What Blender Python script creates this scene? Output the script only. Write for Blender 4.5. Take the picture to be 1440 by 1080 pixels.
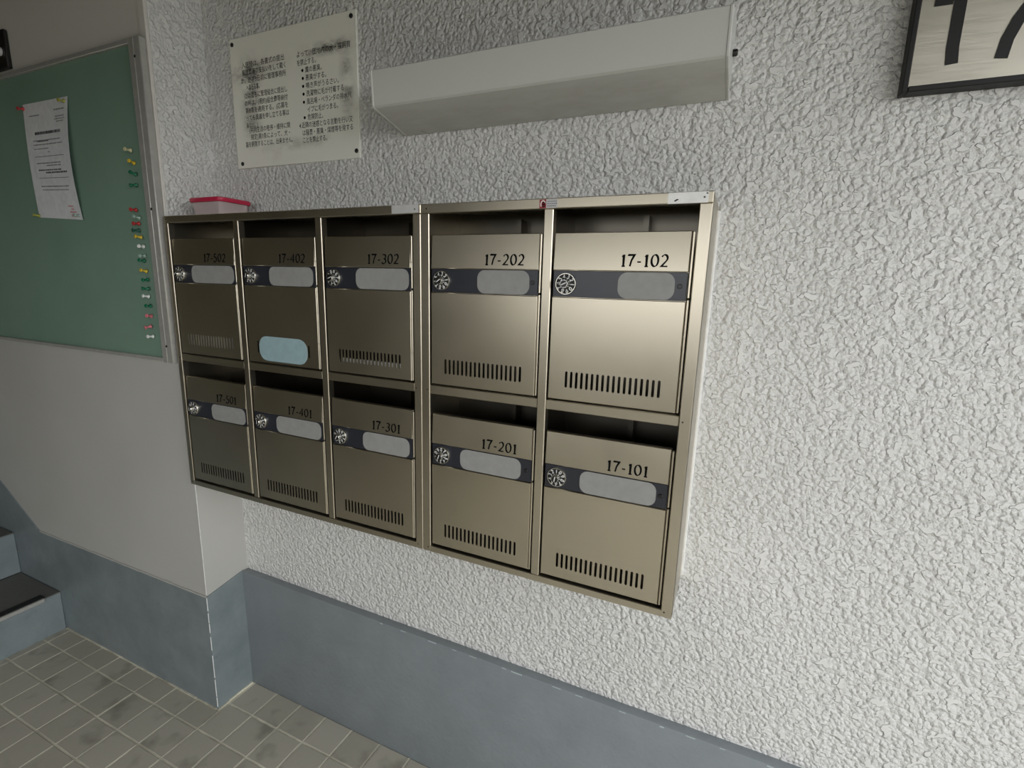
import bpy, bmesh, math, random
from mathutils import Vector, Matrix
random.seed(7)
SC = bpy.context.scene
for o in list(bpy.data.objects):
    bpy.data.objects.remove(o)
COL = SC.collection

# ------------------------------------------------------------------ camera
cam_d = bpy.data.cameras.new('camera')
cam = bpy.data.objects.new('camera', cam_d)
COL.objects.link(cam)
cam_d.sensor_fit = 'HORIZONTAL'
cam_d.sensor_width = 36.0
cam_d.lens = 36.0 * 700.5 / 1440.0
cam_d.clip_start = 0.02
RX = Vector((0.91087498, 0.41177205, 0.02739617))
RD = Vector((0.10534192, -0.167812, -0.98017458))
RF = Vector((-0.39901109, 0.89570247, -0.19623261))
CAM = Vector((1.38117, -1.00333, 1.36766))
m = Matrix((RX, -RD, -RF)).transposed().to_4x4()
m.translation = CAM
cam.matrix_world = m
SC.camera = cam

# ------------------------------------------------------------------ light and exposure
world = bpy.data.worlds.new('overcast_sky')
SC.world = world
world.use_nodes = True
bg = world.node_tree.nodes['Background']
bg.inputs[0].default_value = (0.97, 0.985, 1.0, 1)
bg.inputs[1].default_value = 1.0
SC.view_settings.view_transform = 'Standard'
SC.view_settings.look = 'None'
SC.view_settings.gamma = 1.0
SC.view_settings.use_curve_mapping = False
SC.view_settings.exposure = 2.1
SC.cycles.max_bounces = 10
SC.cycles.diffuse_bounces = 6


def portal(name, loc, rot, sx, sy):
    d = bpy.data.lights.new(name, 'AREA')
    d.shape = 'RECTANGLE'
    d.size = sx
    d.size_y = sy
    d.cycles.is_portal = True
    o = bpy.data.objects.new(name, d)
    o.location = loc
    o.rotation_euler = rot
    COL.objects.link(o)
    return o


# ------------------------------------------------------------------ room extents
BX0, BX1 = -0.05, 2.70        # opening in the wall behind the camera
YB = -2.55                   # inner face of that wall
OPEN_H = 1.74
OPEN_HR = 2.25
ZC = 2.50
XR = 2.70                    # right end of the lobby (open doorway)
XLEFT = -3.2
portal('portal_back', ((BX0 + BX1) / 2, YB - .1, OPEN_H / 2), (math.radians(90), 0, 0), BX1 - BX0, OPEN_H)
portal('portal_right', (XR + .08, (YB - .30) / 2, OPEN_HR / 2), (math.radians(90), 0, math.radians(90)), -YB - .30, OPEN_HR)


# ------------------------------------------------------------------ helpers
def tag(o, label=None, cat=None, group=None, kind=None):
    if label: o['label'] = label
    if cat: o['category'] = cat
    if group: o['group'] = group
    if kind: o['kind'] = kind
    return o


def obj(name, bm, mats, parent=None, loc=(0, 0, 0), smooth=False):
    me = bpy.data.meshes.new(name)
    if smooth is not False:
        for f in bm.faces: f.smooth = True
        ang = math.radians(smooth if smooth is not True else 40)
        for e in bm.edges:
            if len(e.link_faces) == 2 and e.calc_face_angle(0) > ang: e.smooth = False
    bmesh.ops.recalc_face_normals(bm, faces=bm.faces) if getattr(bm, 'keepn', 0) else None
    bm.to_mesh(me)
    bm.free()
    if not isinstance(mats, (list, tuple)): mats = [mats]
    for x in mats: me.materials.append(x)
    o = bpy.data.objects.new(name, me)
    o.location = loc
    COL.objects.link(o)
    if parent: o.parent = parent
    return o


def empty(name, loc, parent=None):
    o = bpy.data.objects.new(name, None)
    o.empty_display_size = .05
    o.location = loc
    COL.objects.link(o)
    if parent: o.parent = parent
    return o


def add_box(bm, x0, x1, y0, y1, z0, z1, bev=0.0, mi=0, seg=1):
    vs = [bm.verts.new((x, y, z)) for x in (x0, x1) for y in (y0, y1) for z in (z0, z1)]
    fs = []
    for q in ((0, 1, 3, 2), (4, 6, 7, 5), (0, 4, 5, 1), (2, 3, 7, 6), (0, 2, 6, 4), (1, 5, 7, 3)):
        f = bm.faces.new([vs[i] for i in q])
        f.material_index = mi
        fs.append(f)
    bmesh.ops.recalc_face_normals(bm, faces=fs)
    if bev > 0:
        es = list({e for f in fs for e in f.edges})
        r = bmesh.ops.bevel(bm, geom=es, offset=bev, segments=seg, affect='EDGES', profile=.5)
        for f in r['faces']: f.material_index = mi


def box(name, mat, x0, x1, y0, y1, z0, z1, bev=0, parent=None, seg=1, loc=(0, 0, 0)):
    bm = bmesh.new()
    add_box(bm, x0, x1, y0, y1, z0, z1, bev, 0, seg)
    return obj(name, bm, mat, parent, loc, smooth=False if not bev else 50)


def add_prism_xz(bm, pts, y0, y1, mi=0):
    """polygon in x,z extruded from y0 to y1"""
    a = [bm.verts.new((x, y0, z)) for x, z in pts]
    b = [bm.verts.new((x, y1, z)) for x, z in pts]
    fs = [bm.faces.new(a), bm.faces.new(b[::-1])]
    n = len(pts)
    for i in range(n):
        fs.append(bm.faces.new((a[i], a[(i + 1) % n], b[(i + 1) % n], b[i])))
    for f in fs: f.material_index = mi
    bmesh.ops.recalc_face_normals(bm, faces=fs)
    return fs


def add_lathe(bm, prof, n=24, mi=0, c=(0, 0, 0), axis='y', cap=True):
    """profile of (radius, height); height runs to -y (towards the viewer) for axis 'y'"""
    rings = []
    for r, h in prof:
        ring = []
        for i in range(n):
            a = 2 * math.pi * i / n
            if axis == 'y':
                ring.append(bm.verts.new((c[0] + r * math.cos(a), c[1] - h, c[2] + r * math.sin(a))))
            elif axis == 'x':
                ring.append(bm.verts.new((c[0] + h, c[1] + r * math.cos(a), c[2] + r * math.sin(a))))
            else:
                ring.append(bm.verts.new((c[0] + r * math.cos(a), c[1] + r * math.sin(a), c[2] + h)))
        rings.append(ring)
    fs = []
    for a, b in zip(rings, rings[1:]):
        for i in range(n):
            fs.append(bm.faces.new((a[i], a[(i + 1) % n], b[(i + 1) % n], b[i])))
    if cap:
        fs.append(bm.faces.new(rings[0][::-1]))
        fs.append(bm.faces.new(rings[-1]))
    for f in fs: f.material_index = mi
    bmesh.ops.recalc_face_normals(bm, faces=fs)
    return fs


def rrect(x0, x1, z0, z1, r, n=6):
    pts = []
    for cx, cz, a0 in ((x1 - r, z1 - r, 0), (x0 + r, z1 - r, 90), (x0 + r, z0 + r, 180), (x1 - r, z0 + r, 270)):
        for i in range(n + 1):
            a = math.radians(a0 + 90 * i / n)
            pts.append((cx + r * math.cos(a), cz + r * math.sin(a)))
    return pts


# calligraphic stroke digits, unit height, drawn as ribbons
def arc(cx, cz, rx, rz, a0, a1, n=14):
    return [(cx + rx * math.cos(math.radians(a0 + (a1 - a0) * i / n)), cz + rz * math.sin(math.radians(a0 + (a1 - a0) * i / n))) for i in range(n + 1)]


GL = {
    '0': (.62, [arc(.31, .5, .26, .46, 90, 450, 26)]),
    '1': (.40, [[(.06, .80), (.14, .86), (.22, .97), (.22, .04)], [(.08, .03), (.36, .03)]]),
    '2': (.58, [arc(.28, .70, .22, .26, 160, -20, 12) + [(.40, .45), (.06, .05), (.54, .05)]]),
    '3': (.56, [[(.08, .93)] + arc(.24, .72, .22, .23, 70, -80, 10), arc(.22, .28, .26, .26, 95, -150, 14)]),
    '4': (.62, [[(.44, .03), (.44, .97), (.04, .32), (.58, .32)]]),
    '5': (.56, [[(.48, .95), (.14, .95), (.12, .56)] + arc(.24, .30, .26, .29, 100, -150, 14)]),
    '6': (.58, [[(.46, .97), (.20, .66)] + arc(.30, .30, .24, .28, 150, 510, 22)]),
    '7': (.56, [[(.03, .86), (.05, .94), (.52, .94), (.30, .50), (.20, .02)]]),
    '8': (.58, [arc(.29, .73, .20, .23, -90, 270, 18), arc(.29, .27, .25, .25, 90, 450, 20)]),
    '9': (.58, [arc(.28, .68, .24, .28, -30, 330, 22) + [(.46, .40), (.20, .02)]]),
    '-': (.42, [[(.06, .38), (.36, .38)]]),
    'B': (.58, [[(.10, .0), (.10, 1.0)] + arc(.28, .76, .22, .24, 90, -90, 10) + [(.10, .52), (.28, .52)] + arc(.28, .26, .26, .26, 90, -90, 10) + [(.10, .0)]]),
    'arc': (.6, [arc(.3, .3, .3, .6, 20, 200, 16)]),
}


def ribbon(bm, pts, wfun, place, mi=0):
    """pts in glyph space; place maps (x,z)->3D; wfun(dirx,dirz)->half width"""
    n = len(pts)
    L = []
    R = []
    for i in range(n):
        a = pts[max(i - 1, 0)]
        b = pts[min(i + 1, n - 1)]
        d = Vector((b[0] - a[0], b[1] - a[1]))
        if d.length < 1e-9: d = Vector((1, 0))
        d.normalize()
        nrm = Vector((-d.y, d.x))
        w = wfun(d.x, d.y)
        if 0 < i < n - 1:
            d1 = Vector((pts[i][0] - a[0], pts[i][1] - a[1])).normalized()
            k = max(.55, abs(d1.dot(d)))
            w = w / k
        L.append(bm.verts.new(place(pts[i][0] + nrm.x * w, pts[i][1] + nrm.y * w)))
        R.append(bm.verts.new(place(pts[i][0] - nrm.x * w, pts[i][1] - nrm.y * w)))
    for i in range(n - 1):
        try:
            f = bm.faces.new((L[i], R[i], R[i + 1], L[i + 1]))
            f.material_index = mi
        except ValueError:
            pass


def callig(dx, dz):
    s = abs(dx * math.sin(math.radians(28)) - dz * math.cos(math.radians(28)))
    return .034 + .054 * s


def write_digits(bm, text, x0, z0, h, y, gap=.10, wf=callig, mi=0, sx=1.0, lean=0.0):
    x = x0
    for ch in text:
        w, strokes = GL[ch]
        for s in strokes:
            ribbon(bm, s, wf, lambda u, v, x=x: (x + u * h * sx, y + lean * (z0 + v * h - .2338), z0 + v * h), mi)
        x += (w + gap) * h * sx
    return x


def text_mesh(body, size, font_res=2, bold=.00006):
    c = bpy.data.curves.new('txt', 'FONT')
    c.body = body
    c.size = size
    c.resolution_u = font_res
    c.offset = bold
    o = bpy.data.objects.new('txt', c)
    COL.objects.link(o)
    bpy.context.view_layer.update()
    dg = bpy.context.evaluated_depsgraph_get()
    me = bpy.data.meshes.new_from_object(o.evaluated_get(dg))
    bpy.data.objects.remove(o)
    bpy.data.curves.remove(c)
    return me


def text_into(bm, body, x0, z0, size, y, width=None, mi=0):
    me = text_mesh(body, size)
    if not me.vertices: return
    if width:
        w = max(v.co.x for v in me.vertices)
        sx = width / w
    else:
        sx = 1
    vs = [bm.verts.new((x0 + v.co.x * sx, y, z0 + v.co.y)) for v in me.vertices]
    for p in me.polygons:
        try:
            f = bm.faces.new([vs[i] for i in p.vertices])
            f.material_index = mi
        except ValueError:
            pass
    bpy.data.meshes.remove(me)


# ------------------------------------------------------------------ materials
class N:
    def __init__(s, name):
        s.m = bpy.data.materials.new(name)
        s.m.use_nodes = True
        s.t = s.m.node_tree
        s.b = s.t.nodes['Principled BSDF']

    def n(s, t, **kw):
        x = s.t.nodes.new(t)
        for k, v in kw.items():
            if hasattr(x, k): setattr(x, k, v)
            else: x.inputs[k.replace('_', ' ')].default_value = v
        return x

    def l(s, a, b): s.t.links.new(a, b)

    def coord(s, scale=(1, 1, 1), out='Object', rnd=False):
        tc = s.n('ShaderNodeTexCoord')
        mp = s.n('ShaderNodeMapping')
        mp.inputs['Scale'].default_value = scale
        s.l(tc.outputs[out], mp.inputs[0])
        if rnd:
            oi = s.n('ShaderNodeObjectInfo')
            v = s.n('ShaderNodeVectorMath', operation='SCALE')
            v.inputs[0].default_value = (17.3, 9.1, 23.7)
            s.l(oi.outputs['Random'], v.inputs['Scale'])
            s.l(v.outputs[0], mp.inputs['Location'])
        return mp.outputs[0]

    def noise(s, vec, scale, detail=3, rough=.55, dist=0.0):
        x = s.n('ShaderNodeTexNoise')
        x.inputs['Scale'].default_value = scale
        x.inputs['Detail'].default_value = detail
        x.inputs['Roughness'].default_value = rough
        x.inputs['Distortion'].default_value = dist
        s.l(vec, x.inputs['Vector'])
        return x.outputs['Fac']

    def rng(s, v, a, b, c=0.0, d=1.0, smooth=False):
        x = s.n('ShaderNodeMapRange')
        x.interpolation_type = 'SMOOTHSTEP' if smooth else 'LINEAR'
        for i, k in enumerate((a, b, c, d)): x.inputs[i + 1].default_value = k
        s.l(v, x.inputs[0])
        return x.outputs[0]

    def math(s, op, a, b=None):
        x = s.n('ShaderNodeMath', operation=op)
        for i, k in enumerate((a, b)):
            if k is None: continue
            if isinstance(k, (int, float)): x.inputs[i].default_value = k
            else: s.l(k, x.inputs[i])
        return x.outputs[0]

    def mix(s, f, a, b):
        x = s.n('ShaderNodeMix', data_type='RGBA')
        for k, i in ((f, 0), (a, 6), (b, 7)):
            if isinstance(k, (int, float)): x.inputs[i].default_value = k
            elif isinstance(k, tuple): x.inputs[i].default_value = (*k, 1)
            else: s.l(k, x.inputs[i])
        return x.outputs[2]

    def bump(s, h, dist, strength=1.0):
        x = s.n('ShaderNodeBump')
        x.inputs['Distance'].default_value = dist
        x.inputs['Strength'].default_value = strength
        s.l(h, x.inputs['Height'])
        s.l(x.outputs[0], s.b.inputs['Normal'])

    def col(s, c):
        if isinstance(c, tuple): s.b.inputs['Base Color'].default_value = (*c, 1)
        else: s.l(c, s.b.inputs['Base Color'])
        return s

    def set(s, **kw):
        for k, v in kw.items():
            k = k.replace('_', ' ')
            if isinstance(v, (int, float, tuple)): s.b.inputs[k].default_value = v
            else: s.l(v, s.b.inputs[k])
        return s


def srgb(r, g, b):
    f = lambda c: c / 12.92 if c <= .04045 else ((c + .055) / 1.055) ** 2.4
    return tuple(f(x / 255) for x in (r, g, b))


def plain(name, c, rough=.5, metal=0.0, **kw):
    a = N(name)
    v = a.coord(rnd=True)
    n = a.noise(v, 60, 2)
    a.col(a.mix(a.rng(n, .3, .7), tuple(x * .93 for x in c), tuple(min(1, x * 1.05) for x in c)))
    a.set(Roughness=rough, Metallic=metal, **kw)
    return a.m


# white knock-down stucco
a = N('stucco_paint')
v = a.coord()
wv = a.n('ShaderNodeTexNoise')
wv.inputs['Scale'].default_value = 55
wv.inputs['Detail'].default_value = 2
a.l(v, wv.inputs['Vector'])
vv = a.n('ShaderNodeVectorMath', operation='MULTIPLY_ADD')
vv.inputs[1].default_value = (.006, .006, .006)
a.l(wv.outputs['Color'], vv.inputs[0])
a.l(v, vv.inputs[2])
v2 = vv.outputs[0]
vo = a.n('ShaderNodeTexVoronoi', feature='SMOOTH_F1')
vo.inputs['Scale'].default_value = 112
vo.inputs['Smoothness'].default_value = .12
vo.inputs['Randomness'].default_value = 1.0
a.l(v2, vo.inputs['Vector'])
peb = a.math('SUBTRACT', 1.0, a.math('POWER', a.rng(vo.outputs['Distance'], 0, .75), 1.6))
fine = a.noise(v, 150, 4, .62)
mid = a.noise(v2, 62, 2, .45)
plate = a.rng(mid, .585, .62, 0, 1, True)
hf = a.math('ADD', a.math('MULTIPLY', peb, .62), a.math('ADD', a.math('MULTIPLY', a.rng(fine, .3, .7), .36), a.math('MULTIPLY', a.rng(mid, .34, .60), .36)))
h = a.math('ADD', a.math('MULTIPLY', hf, a.math('SUBTRACT', 1.0, plate)), a.math('MULTIPLY', plate, 1.15))
a.bump(h, .0052, 1.0)
big = a.noise(v, 2.2, 3)
a.col(a.mix(a.rng(big, .3, .7), srgb(214, 214, 211), srgb(223, 223, 221)))
a.set(Roughness=.33, Specular_IOR_Level=.5)
M_STUCCO = a.m

# smooth painted plaster (left wall)
a = N('painted_plaster')
v = a.coord()
tc = a.n('ShaderNodeTexCoord')
sp = a.n('ShaderNodeSeparateXYZ')
a.l(tc.outputs['Object'], sp.inputs[0])
c1 = a.mix(a.rng(a.noise(v, 3, 4), .3, .7), srgb(180, 179, 174), srgb(187, 186, 181))
# the lower dado is a greyer coat than the upper wall
a.col(a.mix(a.math('GREATER_THAN', sp.outputs['Z'], 1.218), c1, srgb(208, 206, 200)))
a.bump(a.noise(v, 25, 3), .0012, .6)
a.set(Roughness=.55)
M_PLASTER = a.m

# blue-grey skirting paint
a = N('blue_grey_paint')
v = a.coord()
n1 = a.noise(v, 7, 4, .6)
c1 = a.mix(a.rng(n1, .35, .7), srgb(126, 133, 137), srgb(135, 142, 146))
sc = a.rng(a.noise(v, 34, 5, .7), .64, .72)
c1 = a.mix(a.math('MULTIPLY', sc, .35), c1, srgb(92, 100, 106))
a.col(c1)
a.bump(a.noise(v, 60, 4, .6), .0016, .7)
a.set(Roughness=.42)
M_BLUE = a.m

a = N('teal_grey_paint')
v = a.coord()
n1 = a.noise(v, 8, 5, .65)
c1 = a.mix(a.rng(n1, .3, .72), srgb(112, 122, 124), srgb(132, 141, 143))
c1 = a.mix(a.math('MULTIPLY', a.rng(a.noise(v, 22, 5, .7), .6, .72), .4), c1, srgb(86, 98, 102))
a.col(c1)
a.bump(a.noise(v, 45, 4, .6), .0014, .6)
a.set(Roughness=.4)
M_TEAL = a.m

# floor tile and grout
a = N('floor_tile_glaze')
v = a.coord(rnd=True)
oi = a.n('ShaderNodeObjectInfo')
n1 = a.noise(v, 14, 4, .6)
c1 = a.mix(a.rng(oi.outputs['Random'], 0, 1), srgb(166, 162, 149), srgb(179, 175, 162))
c1 = a.mix(a.math('MULTIPLY', a.rng(n1, .5, .72), .55), c1, srgb(176, 173, 158))
c1 = a.mix(a.math('MULTIPLY', a.rng(a.noise(v, 9, 3, .5), .56, .7), .6), c1, srgb(108, 105, 92))
a.col(c1)
a.bump(a.noise(v, 90, 3), .0006, .6)
a.set(Roughness=.42)
M_TILE = a.m
a = N('cement_grout')
v = a.coord()
a.col(a.mix(a.rng(a.noise(v, 9, 4), .35, .65), srgb(172, 168, 152), srgb(222, 218, 200)))
a.bump(a.noise(v, 120, 3), .001, .6)
a.set(Roughness=.8)
M_GROUT = a.m


# hairline stainless steel
def steel(name, c, rough, sc=(6, 6, 300), var=.03):
    a = N(name)
    v = a.coord(sc, rnd=True)
    n = a.noise(v, 4, 3, .6)
    v2 = a.coord((1, 1, 1), rnd=True)
    cl = a.noise(v2, 5, 3, .6)
    a.col(a.mix(a.rng(cl, .3, .7), tuple(x * .93 for x in c), c))
    r = a.math('ADD', a.rng(n, .3, .7, rough - var * .5, rough + var * .5), a.rng(cl, .3, .7, -.015, .03))
    a.set(Metallic=1.0, Roughness=r)
    return a.m


M_DOOR = steel('hairline_steel_door', srgb(194, 186, 168), .318)
M_FRAME = steel('hairline_steel_frame', srgb(193, 185, 168), .318, (300, 6, 6))
M_INNER = steel('steel_interior', srgb(96, 92, 84), .33)
M_EDGE = plain('bright_steel_edge', srgb(226, 222, 210), .28, 1.0)
M_CHROME = plain('chrome', srgb(215, 215, 212), .18, 1.0)
M_STRIP = plain('smoked_plastic', srgb(40, 42, 50), .32)
M_BLACK = plain('black_plastic', srgb(20, 20, 21), .35)
M_DIALBLACK = plain('dial_black', srgb(14, 14, 15), .55)
M_INK = plain('black_ink', srgb(14, 13, 12), .9, Specular_IOR_Level=.15)
M_WHITE = plain('white_print', srgb(225, 225, 222), .5)
M_CARD = plain('grey_card', srgb(146, 146, 144), .6)
M_TEALCARD = plain('pale_teal_paper', srgb(150, 176, 182), .6)
M_DARK = plain('dark_void', srgb(16, 16, 15), .8)
M_ALU = plain('satin_aluminium', srgb(176, 175, 170), .42, .35)
M_RUBBER = plain('black_rubber', srgb(18, 18, 18), .55)
M_TREAD = plain('dark_tread', srgb(100, 100, 95), .6)
M_RED = plain('red_plastic', srgb(190, 40, 74), .35)
M_PAPER = plain('white_paper', srgb(214, 216, 220), .7)
M_PRINT = plain('grey_print', srgb(120, 122, 128), .7)
M_PRINTD = plain('dark_print', srgb(66, 66, 70), .7)
M_STAMP = plain('red_stamp_ink', srgb(196, 150, 152), .7)
M_LABEL = plain('silver_label', srgb(190, 190, 190), .4)
M_REDLABEL = plain('maroon_label', srgb(142, 40, 48), .45)
M_CAULK = plain('white_caulk', srgb(238, 238, 236), .4)
M_CONC = plain('asphalt', srgb(112, 110, 104), .85)
M_CHIP = plain('pale_paint_chip', srgb(176, 186, 188), .5)
M_LIGHTBLOCK = plain('light_block_dark', srgb(104, 98, 84), .8)  # dull dark surface of the added light-blocking wall outside
M_CEIL = plain('painted_ceiling', srgb(92, 86, 72), .8)
M_ROOM = plain('painted_room_wall', srgb(152, 145, 124), .7)

# felt board surface
a = N('green_board_felt')
v = a.coord()
a.col(a.mix(a.rng(a.noise(v, 5, 4), .3, .7), srgb(112, 140, 124), srgb(119, 146, 130)))
a.bump(a.noise(v, 400, 2), .0004, .5)
a.set(Roughness=.7)
M_GREEN = a.m

# acrylic lamp cover with grime on the lower slope
a = N('opal_acrylic')
v = a.coord()
tc = a.n('ShaderNodeTexCoord')
sp = a.n('ShaderNodeSeparateXYZ')
a.l(tc.outputs['Object'], sp.inputs[0])
low = a.rng(sp.outputs['Z'], .012, .034, 1, 0, True)
gr = a.rng(a.noise(a.coord((3, 8, 8)), 4, 5, .65), .38, .72)
gr2 = a.rng(a.noise(v, 26, 2, .5), .70, .76)
dirt = a.math('MULTIPLY', low, a.math('ADD', .35, a.math('MULTIPLY', gr, .65)))
c1 = a.mix(a.math('MULTIPLY', dirt, .5), srgb(202, 203, 199), srgb(150, 146, 130))
c1 = a.mix(a.math('MULTIPLY', a.math('MULTIPLY', gr2, low), .5), c1, srgb(96, 92, 80))
a.col(c1)
a.set(Roughness=.32, Subsurface_Weight=.15, Subsurface_Radius=(.02, .02, .02))
M_OPAL = a.m

# stained notice board
a = N('stained_white_board')
v = a.coord()
tc = a.n('ShaderNodeTexCoord')
sp = a.n('ShaderNodeSeparateXYZ')
a.l(tc.outputs['Object'], sp.inputs[0])
X, Z = sp.outputs['X'], sp.outputs['Z']
sm = a.noise(a.coord((1, 1, 1.6)), 16, 5, .65, .6)
sm2 = a.noise(a.coord((1, 1, 3)), 42, 3, .6)


def bandm(x, c0, w):
    return a.rng(a.math('ABSOLUTE', a.math('SUBTRACT', x, c0)), 0, w, 1, 0, True)


lft = a.math('MULTIPLY', bandm(X, .065, .05), bandm(Z, .165, .14))
top = a.math('MULTIPLY', bandm(Z, .232, .035), bandm(X, .07, .12))
tr = a.math('MULTIPLY', bandm(Z, .248, .022), bandm(X, .33, .12))
rgt = a.math('MULTIPLY', bandm(X, .385, .03), bandm(Z, .16, .12))
bot = a.math('MULTIPLY', bandm(Z, .048, .022), bandm(X, .2, .2))
msk = a.math('ADD', a.math('ADD', a.math('MULTIPLY', lft, .9), a.math('MULTIPLY', top, .75)), a.math('ADD', a.math('ADD', tr, a.math('MULTIPLY', rgt, .8)), a.math('MULTIPLY', bot, .35)))
f = a.math('MULTIPLY', a.rng(sm, .36, .58), msk)
f = a.math('MINIMUM', a.math('MULTIPLY', f, a.rng(sm2, .3, .6, .55, 1)), .8)
lite = a.math('MULTIPLY', a.rng(a.noise(v, 11, 5, .7), .56, .75), .22)
c1 = a.mix(lite, srgb(236, 236, 226), srgb(186, 184, 170))
c1 = a.mix(f, c1, srgb(78, 76, 68))
a.col(c1)
a.set(Roughness=.45)
M_BOARD = a.m

# number plate brushed metal
M_PLATE = steel('brushed_number_plate', srgb(226, 222, 208), .38, (5, 5, 220), .12)

# translucent box
a = N('clear_pink_plastic')
a.col(srgb(244, 232, 230))
a.set(Roughness=.3, Transmission_Weight=.55, IOR=1.15, Alpha=.7)
M_CLEAR = a.m
a = N('translucent_pin_plastic')
a.col(srgb(190, 215, 205))
a.set(Roughness=.2, Transmission_Weight=.5)
M_PINCLEAR = a.m

# ------------------------------------------------------------------ structure
YS = -.129                # face of the left wall, which stands forward of the mail wall
XC = -.014                # its outer corner
WY = .014                 # stucco face behind the mailboxes
SK = .424                 # skirting height
XST = -.889               # first stair riser

bm = bmesh.new()
add_box(bm, XC - .02, XR + .35, WY, WY + .2, -.05, ZC)
tag(obj('wall_back', bm, M_STUCCO), kind='structure')

bm = bmesh.new()
add_box(bm, XLEFT, XC, YS, WY + .2, -.05, ZC, .003)
wall_left = tag(obj('wall_left', bm, M_PLASTER), kind='structure')
# textured coat on the upper end face of the left wall
bm = bmesh.new()
add_box(bm, XC - .001, XC + .0025, YS + .002, WY + .004, 1.218, ZC)
tag(obj('trim_1', bm, M_STUCCO), kind='structure')
bm = bmesh.new()
add_box(bm, XC - .026, XC - .001, YS - .0045, YS + .001, 1.218, ZC, .0015)
tag(obj('trim_2', bm, M_PLASTER), kind='structure')

# skirtings
bm = bmesh.new()
add_prism = [(XC + .0, 0.0), (XR + .35, 0.0), (XR + .35, SK), (XC, SK)]
add_box(bm, XC + .002, XR + .35, -.004, WY + .01, -.02, SK - .002, .004, 0, 2)
for v in bm.verts:                      # the face leans out slightly towards its top ledge
    if v.co.z > .3 and v.co.y < .005: v.co.y -= .005
tag(obj('baseboard_back', bm, M_BLUE, smooth=40), kind='structure')
# pale paint chips along the front edge of the ledge
bm = bmesh.new()
rr = random.Random(21)
x = .55
while x < 1.75:
    w = rr.uniform(.006, .030)
    add_box(bm, x, x + w, -.0093, -.0070, SK - .0055 - rr.uniform(0, .002), SK - .0042)
    x += w + rr.uniform(.01, .09)
tag(obj('trim_7', bm, M_CHIP), kind='structure')
bm = bmesh.new()
kx = -.975
add_prism_xz(bm, [(XC + .0029, -.02), (XC + .0029, .402), (kx, .388), (kx - 1.6, .388 + 1.6 * .632), (XLEFT, .388 + 1.6 * .632), (XLEFT, -.02)], YS - .003, YS + .01)
tag(obj('baseboard_left', bm, M_TEAL), kind='structure')
bm = bmesh.new()
v4 = []
add_box(bm, XC - .004, XC + .003, YS - .0029, -.003, -.02, .412)
for v in bm.verts:
    if v.co.z > .3 and v.co.y < -.1: v.co.z = .402
    if v.co.z > .3 and v.co.y > -.1: v.co.z = .424
tag(obj('baseboard_side', bm, M_TEAL), kind='structure')
# rough paint edge where the skirting meets the wall paint
bm = bmesh.new()
rr = random.Random(3)
x = XC
while x > kx + .02:
    w = min(rr.uniform(.03, .09), x - kx)
    z = .402 - .014 * (XC - x) / .961
    add_box(bm, x - w, x, YS - .0042, YS + .001, z - .0025, z + rr.uniform(.0005, .003))
    x -= w
tag(obj('trim_3', bm, M_PLASTER), kind='structure')

# pale worn paint along the outer corner and the cement fillet where skirting meets floor
rr = random.Random(8)
bm = bmesh.new()
z = 0.01
while z < 1.21:
    w = rr.uniform(.02, .08)
    k = .0032 if z < .40 else .0008
    add_box(bm, XC + k - .0012, XC + k + rr.uniform(.0002, .0008), YS - k - .0004, YS - k + .0012, z, min(z + w, 1.215))
    z += w + rr.uniform(.0, .03) * (1 if z < .4 else .05)
tag(obj('trim_5', bm, M_CAULK), kind='structure')
bm = bmesh.new()
x = XST + .004
while x < XC - .01:
    w = min(rr.uniform(.04, .12), XC - .004 - x)
    add_box(bm, x, x + w, YS - .0062 - rr.uniform(0, .002), YS - .002, -.003, rr.uniform(.0012, .0035))
    x += w
y = YS - .004
while y < -.012:
    w = rr.uniform(.03, .06)
    add_box(bm, XC + .001, XC + .0062 + rr.uniform(0, .002), y, min(y + w, -.006), -.003, rr.uniform(.0012, .0035))
    y += w
tag(obj('trim_6', bm, M_GROUT), kind='structure')

# room shell around the viewer
bm = bmesh.new()
add_box(bm, XLEFT, BX0, YB - .15, YB, -.05, ZC)
add_box(bm, BX0, XR + .15, YB - .15, YB, OPEN_H, ZC)
tag(obj('wall_front', bm, M_ROOM), kind='structure')
bm = bmesh.new()
add_box(bm, XR, XR + .15, -.28, WY, -.05, ZC)
add_box(bm, XR, XR + .15, YB - .15, -.28, OPEN_HR, ZC)
tag(obj('wall_right', bm, M_ROOM), kind='structure')
bm = bmesh.new()
add_box(bm, XLEFT - .15, XLEFT, YB - .15, WY + .2, -.05, ZC)
tag(obj('wall_stair', bm, M_ROOM), kind='structure')
bm = bmesh.new()
add_box(bm, XLEFT - .15, XR + .35, YB - .15, WY + .2, ZC, ZC + .15)
tag(obj('ceiling', bm, M_CEIL), kind='structure')
bm = bmesh.new()
add_box(bm, -30, 30, -30, 30, -.30, -.06)
tag(obj('ground', bm, M_CONC), kind='structure')
# added unseen wall outside, blocks low sky light and darkens door reflections
bm = bmesh.new()
add_box(bm, -1.5, 4.5, -3.75, -3.60, -.10, 1.24)
tag(obj('light_block_wall', bm, M_LIGHTBLOCK), kind='structure')

# floor: grout bed with single tiles
floor = obj('floor', (lambda b: (add_box(b, XLEFT, XR + .35, YB - .15, WY + .02, -.06, -.0018), b)[1])(bmesh.new()), M_GROUT)
tag(floor, kind='structure')

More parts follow.
